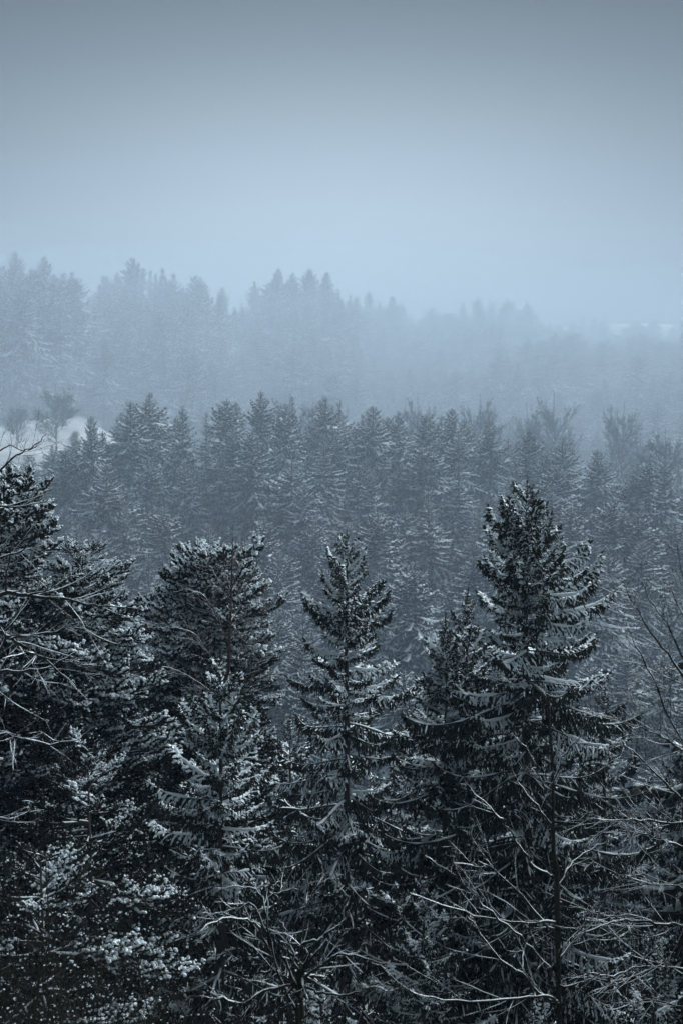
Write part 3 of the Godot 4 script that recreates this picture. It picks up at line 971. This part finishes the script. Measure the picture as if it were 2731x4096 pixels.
func near_trees() -> void:
	var g := "snowy spruces at the near edge of the wood"
	spruce("slender pointed spruce standing alone in the middle, evenly dusted with snow", Vector3(.10, 20.0, -34),
		[[0, .15], [.35, .5], [.9, .72], [1.35, .95], [1.8, .75], [2.4, 1.0], [3.2, 1.25], [4.2, 1.35], [6, 2.0], [9, 2.5], [14, 2.9]],
		[[0, .15], [.35, .35], [.9, .7], [1.5, .95], [2.2, 1.15], [3.2, 1.25], [4.2, 1.5], [6, 2.0], [9, 2.6], [14, 2.9]], 1, g)
	spruce("tallest and broadest spruce, snow heaped on its right shoulder, lopsided leader", Vector3(3.43, 21.15, -31),
		[[0, .12], [.25, .5], [.55, .75], [.9, .6], [1.4, 1.05], [2.0, .85], [2.8, .6], [3.3, 1.4], [4.2, 2.0], [6, 2.4], [9, 2.8], [14, 3.0]],
		[[0, .12], [.4, .25], [.8, .7], [1.1, 1.2], [1.5, 1.4], [2.2, 1.45], [2.7, 1.1], [3.0, 1.7], [3.6, 1.9], [4.4, 1.7], [6, 2.2], [9, 2.7], [14, 3.0]], 2, g, {"dense": 1.3})
	spruce("small narrow spruce spire pressed against the left flank of the tallest spruce", Vector3(2.46, 18.95, -32.6),
		[[0, .1], [.4, .3], [1.0, .5], [2, .8], [5, 1.2]], [[0, .1], [.4, .25], [1.0, .4], [2, .8], [5, 1.2]], 3, g, {"most": 6.0})
	spruce("small spruce with drooping snowy boughs, just right of the slender middle spruce", Vector3(2.0, 18.5, -32.2),
		[[0, .1], [.4, .35], [.9, .5], [1.3, .8], [2.2, 1.2], [5, 1.8]], [[0, .1], [.4, .4], [1.0, .7], [2.2, 1.0], [5, 1.6]], 4, g, {"most": 8.0})
	spruce("low spruce with the thickest snow on its boughs, between pine and middle spruce", Vector3(-2.04, 18.3, -28),
		[[0, .12], [.5, .45], [.9, .75], [1.4, .8], [2.2, 1.1], [3.2, 1.3], [6, 1.9], [10, 2.4]],
		[[0, .12], [.4, .5], [.8, .75], [1.4, .85], [2.0, 1.0], [2.8, 1.25], [6, 1.9], [10, 2.4]], 5, g, {"dense": 1.1})
	# darker spruces that stand between and behind
	var gb := "dark spruces filling the gaps behind the near trees"
	var cone := [[0, .1], [.6, .5], [1.6, .9], [3, 1.4], [5, 1.9], [9, 2.6], [14, 3.0]]
	for q in [
		["dark spruce behind the gap between the two left pines and the birch", Vector3(-4.2, 15.0, -40), 21],
		["dark spruce behind the low snowy spruce, its tip just showing", Vector3(-1.2, 15.4, -39), 22],
		["dark spruce behind the gap right of the slender middle spruce", Vector3(1.7, 15.2, -42), 23],
		["dark spruce behind the right flank of the tallest spruce", Vector3(6.0, 16.2, -38), 24],
		["dark spruce at the right edge, behind the bare switches", Vector3(8.2, 14.6, -40), 25],
		["dark spruce at the left edge, behind the tall pine", Vector3(-7.2, 17.0, -41), 26],
		["low dark spruce at the foot of the tallest spruce, right side", Vector3(5.1, 14.0, -27), 27],
		["low dark spruce between the slender middle spruce and the tallest one", Vector3(1.4, 14.6, -28), 28],
		["low dark spruce under the pine boughs at lower left", Vector3(-3.2, 14.3, -27), 29],
		["low dark spruce in front of the slender middle spruce's foot", Vector3(-.3, 13.6, -26), 30],
		["low dark spruce behind the leafless tree at lower right", Vector3(3.0, 13.6, -25), 31],
	]:
		spruce(q[0], q[1], cone, cone, q[2], gb, {"most": 10.0, "snowy": .35, "dense": .75})
	pine("tall broad pine cut by the left edge, bushy flat-topped crown", Vector3(-5.95, 21.5, -30),
		[[0, .6], [.5, 1.0], [3, 1.4], [8, 1.8]], [[0, .45], [.4, .85], [.8, 1.0], [1.3, .85], [2.0, .7], [3, 1.3], [8, 1.8]], 41, {"gap": .16})
	pine("pine with a knobbly rounded shoulder, right beside the tall left-edge pine", Vector3(-4.8, 20.0, -31),
		[[0, .3], [.5, .7], [2, 1.4], [8, 1.8]], [[0, .35], [.4, .7], [.8, 1.0], [1.4, .9], [2.2, 1.2], [3.5, 1.5], [8, 1.8]], 42, {"gap": .17})
	pine("pine with a double rounded crown and brown twigs, left of the middle spruce", Vector3(-2.75, 19.75, -36),
		[[0, .7], [.3, .95], [.9, 1.15], [1.3, 1.4], [2.0, 1.6], [4, 1.7], [8, 2.0]], [[0, .9], [.35, 1.15], [.8, 1.25], [1.1, 1.2], [1.6, 1.0], [3, 1.1], [8, 1.6]], 43, {"gap": .15})
	pine("low pine with heavy snow cushions on layered boughs, lower left", Vector3(-3.8, 17.4, -25),
		[[0, .3], [.6, .8], [1.3, 1.1], [2.2, 1.3], [6, 1.5]], [[0, .3], [.6, .7], [1.3, 1.0], [2.2, 1.4], [6, 1.5]], 44, {"gap": .4, "most": 3.4, "fade": .5, "snowy": .42})
	pine("lowest pine at the left edge, broad snow-laden boughs above the shrubs", Vector3(-3.9, 16.7, -21.5),
		[[0, .3], [.5, .8], [1.2, 1.2], [5, 1.5]], [[0, .3], [.5, .9], [1.0, 1.2], [5, 1.4]], 45, {"gap": .4, "most": 2.4, "fade": .4, "snowy": .3})


func added_shade_trees() -> void:  # spruces added out of view to keep the sun off the lower foreground
	var rng := RandomNumberGenerator.new()
	rng.seed = 95
	var k := 0
	for q in [[7.0, -20.5], [8.8, -24.5], [9.4, -29.5], [10.6, -33.5], [11.5, -21.0], [12.6, -27.0], [14.5, -32.5], [7.6, -16.0], [6.4, -13.0], [12.0, -16.0], [16.5, -24.0], [10.2, -39.0], [13.5, -39.0], [-8.6, -23.0], [-10.0, -28.0], [-7.6, -18.0]]:
		var y := ground(q[0], q[1])
		far_tree(far_kit[rng.randi() % 7], "added_shade_spruce", "unseen spruce added for shade beyond the %s edge, %s going round" % ["right" if q[0] > 0.0 else "left", ordinal(k + 1)], "unseen spruces added past the view to shade the foreground", Vector3(q[0], y - .3, q[1]), rng.randf_range(20.0, 22.0) - y, 1.0, rng.randf() * TAU)
		k += 1


func bare_trees() -> void:
	var g := "leafless trees with snow along their limbs"
	bare_tree("leafless tree with long snow-lined limbs sweeping up and left, lower right", FRONT_BARE_BASE, FRONT_BARE, 51, g, .25, .010, 2, 1.0)
	bare_tree("leafless tree reaching in from the right edge with a fan of upright switches", SIDE_BARE_BASE, SIDE_BARE, 52, g, .4, .009, 2, 2.2)
	bare_tree("low crooked leafless tree thickly lined with snow, bottom centre", LOW_SNOWY_BASE, LOW_SNOWY, 53, g, .3, .013, 2, 1.2)
	bare_tree("leafless tree whose snowy limbs enter from the left edge across the pines", LEFT_BARE_BASE, LEFT_BARE, 54, g, .15, .011, 2, 1.0)
	bark_tint = Color(.055, .040, .032)
	bare_tree("thin twiggy birch with brownish twigs in front of the double-crowned pine", BIRCH_BASE, BIRCH, 55, g, .2, .008, 2, 2.6)
	bark_tint = Color(.014, .012, .011)
	for q in [
		["dense dark shrub of thin switches in the lower left corner", Vector3(-2.75, 0, -14.5), 4.5, 61],
		["dark shrub with snow crumbs beside the corner shrub, lower left", Vector3(-1.7, 0, -15.5), 4.4, 62],
		["taller dark shrub behind the corner shrub at the left edge", Vector3(-3.4, 0, -17.0), 5.2, 63],
		["snow-flecked shrub left of the low crooked tree", Vector3(-.95, 0, -16.5), 4.4, 64],
		["small snow-flecked shrub under the limbs of the low crooked tree", Vector3(.0, 0, -16.0), 3.2, 65],
		["sparse shrub at the foot of the leafless tree, lower right", Vector3(1.4, 0, -17.0), 2.6, 66],
		["sparse shrub in the lower right corner", Vector3(3.0, 0, -17.5), 2.8, 67],
	]:
		var at: Vector3 = q[1]
		at.y = ground(at.x, at.z) - .05
		shrub(q[0], at, q[2], .4, 46, q[3])


# how high the canopy of the hillside wood reaches, by place across
const DOME := [[-.20, 20.0], [-.149, 23.4], [-.126, 25.1], [-.115, 26.2], [-.095, 24.8], [-.07, 25.4], [-.048, 26.4], [-.027, 25.8], [-.006, 26.0], [.017, 24.9], [.05, 23.9], [.067, 24.5], [.09, 23.4], [.113, 22.4], [.132, 21.4], [.155, 20.1], [.18, 19.5], [.2, 18.7], [.23, 18.0]]

func hill_wood() -> void:
	var rng := RandomNumberGenerator.new()
	rng.seed = 71
	var g := "hazy snow-dusted spruces of the wood across the valley"
	# crest: distance, place across, height of the tip
	var crest := [[168, -25.0, 23.6], [176, -22.2, 25.3], [182, -21.0, 26.4], [178, -16.8, 24.8], [180, -12.6, 25.6], [184, -8.8, 26.6], [178, -6.5, 25.2], [184, -4.9, 26.0], [182, -1.1, 26.0], [178, 3.0, 24.8], [182, 6.2, 24.4], [176, 8.8, 23.9], [180, 12.0, 24.6], [176, 15.9, 23.4], [172, 19.5, 22.5], [172, 22.6, 21.6], [168, 26.0, 20.3], [164, 29.7, 19.9], [160, 31.4, 19.5]]
	var k := 0
	for c in crest:
		var z: float = -float(c[0])
		var y := ground(c[1], z)
		far_tree(far_kit[rng.randi() % 7], "hill_spruce", "hazy spruce on the crest of the wood across the valley, %s from left" % ordinal(k + 1), g, Vector3(c[1], y - .3, z), c[2] - y + .3, rng.randf_range(.9, 1.5), rng.randf() * TAU)
		k += 1
	var rows := ["behind the crest", "just below the crest", "in the second row below the crest", "in the third row below the crest", "in the fourth row below the crest", "in the middle row below the crest", "in the row under the middle one", "in the fourth row from below", "in the third row from below", "in the second row from below", "in the lowest row"]
	var row := 0
	for d0 in [192, 175, 168, 161, 154, 147, 140, 133, 126, 119, 112]:
		var half: float = d0 * .215
		var x := -half + rng.randf_range(0, 2.0)
		k = 0
		while x < half:
			var z: float = -(d0 + rng.randf_range(-3.0, 3.0))
			var y := ground(x, z)
			var h := rng.randf_range(11.0, 18.5)
			h = minf(h, table(DOME, x / d0) - rng.randf_range(.1, 2.6) - (.8 if row > 1 else 0.0) - y) if row > 0 else table(DOME, x / d0) + rng.randf_range(-1.3, .25) - y
			far_tree(far_kit[rng.randi() % 7], "hill_spruce", "hazy hillside spruce %s, %s from left" % [rows[row], ordinal(k + 1)], g, Vector3(x, y - .3, z), h, rng.randf_range(1.05, 1.8), rng.randf() * TAU)
			x += rng.randf_range(1.8, 4.2) * (.75 if row == 0 else 1.0) * d0 / 150.0
			k += 1
		row += 1
	# leafless trees in the haze behind the crest
	var gb := "leafless round-crowned trees in the haze behind the crest"
	for q in [["broad leafless tree in the haze on the white meadow, far left", 215, -36.5, 28.8, 1.15], ["leafless tree in the haze at the left edge of the meadow", 225, -43.5, 26.6, 1.0],
		["pale leafless tree in the haze rising behind the right part of the crest", 235, 30.2, 28.4, .62], ["slimmer pale leafless tree left of the one behind the right crest", 235, 26.3, 26.8, .5],
		["pale leafless tree in the haze, second from the right edge", 230, 38.2, 27.0, .7], ["pale low leafless tree in the haze near the right edge", 205, 39.6, 23.2, .9],
		["faint leafless tree in the haze above the middle of the crest", 230, 10.6, 28.0, .6], ["faint leafless tree behind the crest, right of the middle", 228, 18.4, 28.0, .6],
		["faint leafless tree behind the highest crest spruces", 215, -6.4, 27.6, .75], ["faint leafless tree behind the crest, just left of its middle", 218, -2.4, 27.4, .75]]:
		var z: float = -float(q[1])
		var y := ground(q[2], z)
		far_tree(far_bare[rng.randi() % 2], "hazy_bare_tree", q[0], gb, Vector3(q[2], y - .2, z), q[3] - y, q[4], rng.randf() * TAU)


func far_wood() -> void:
	var rng := RandomNumberGenerator.new()
	rng.seed = 81
	var g := "far spruces fading into the snowfall"
	# rows: [distance at left, distance at right, tip height in degrees at five places from left to right, wording]
	# the skyline of the far wood as (degrees left or right, degrees up)
	var line := [[-12.1, 6.1], [-11.1, 6.3], [-10.2, 6.1], [-8.8, 5.8], [-8.5, 5.1], [-7.9, 5.8], [-6.9, 6.1], [-5.7, 5.9], [-4.7, 5.6], [-4.2, 5.0], [-3.3, 4.5], [-2.9, 5.4], [-2.1, 5.7], [-.95, 5.85], [-.15, 5.6], [.15, 4.6], [.6, 5.1], [1.1, 4.5], [1.7, 4.9], [2.6, 4.4], [3.5, 4.5], [4.1, 4.75], [5.0, 4.9], [6.0, 4.6], [7.1, 4.15], [8.1, 4.1], [8.9, 3.9], [9.1, 3.6], [9.6, 3.95], [10.6, 3.95], [10.8, 3.4], [11.2, 3.8], [12.2, 3.9]]
	var rows := [[0.52, 4.3, "in the outlying row"], [0.62, 4.0, "in the second outlying row"], [0.72, 3.9, "in the nearest row"], [0.78, 3.0, "in the second row"], [0.84, 2.1, "in the third row"], [0.9, 1.3, "in the fourth row"], [0.95, .55, "in the fifth row"], [1.0, 0.0, "on the skyline"]]
	for r in rows:
		var k := 0
		var a := -12.2
		while a < 12.2:
			var back := lerpf(330.0, 405.0, smoothstep(-9.2, -8.2, a)) + 75.0 * smoothstep(-4.2, -3.0, a) + 80.0 * smoothstep(.0, 2.0, a) + 50.0 * smoothstep(6.0, 10.0, a)
			var d: float = back * r[0] + rng.randf_range(-10, 10)
			var x := d * tan(deg_to_rad(a))
			var tip: float = table(line, a) - r[1] + (rng.randf_range(-.45, .12) if r[1] == 0.0 else rng.randf_range(-.5, .5))
			var z: float = -d
			var y := ground(x, z)
			var h := CAM.y + d * tan(deg_to_rad(tip)) - y
			# the open white meadow at the left stays clear in front
			h = maxf(h, rng.randf_range(10.0, 15.0) + (5.0 if a > 5.0 and r[0] < .8 else 0.0))
			if not (a < -8.6 and d < 285.0) and not (a < 2.0 and r[0] < .7):
				h = minf(h, 38.0)
				far_tree(far_kit[rng.randi() % 7], "far_spruce", "faded spruce %s of the far wood, %s from the left" % [r[2], ordinal(k + 1)], g, Vector3(x, y - .5, z), h, rng.randf_range(1.1, 1.8) * clampf(20.0 / h, .6, 1.1) * 1.15, rng.randf() * TAU)
				k += 1
			a += rng.randf_range(.33, .62) * clampf(420.0 / d, .7, 1.4)


func falling_snow() -> void:
	var rng := RandomNumberGenerator.new()
	rng.seed = 91
	var s := Soup.new()
	lump(s, Vector3.ZERO, 1.0, 1.0, rng)
	var mm := MultiMesh.new()
	mm.transform_format = MultiMesh.TRANSFORM_3D
	mm.mesh = s.mesh(snow_mat)
	mm.instance_count = 12000
	for k in 12000:
		var r := rng.randf_range(.0010, .0020)
		var z := -rng.randf_range(7.0, 46.0)
		var at := Vector3(rng.randf_range(-.26, .26) * -z, 22.0 + rng.randf_range(-.40, .12) * -z, z)
		mm.set_instance_transform(k, Transform3D(Basis.from_euler(Vector3(rng.randf() * 3.0, rng.randf() * 3.0, 0)).scaled(Vector3(r, r * 1.7, r)), at))
	var o := MultiMeshInstance3D.new()
	o.name = "falling_snow"
	o.multimesh = mm
	o.set_meta("kind", "stuff")
	add_child(o)
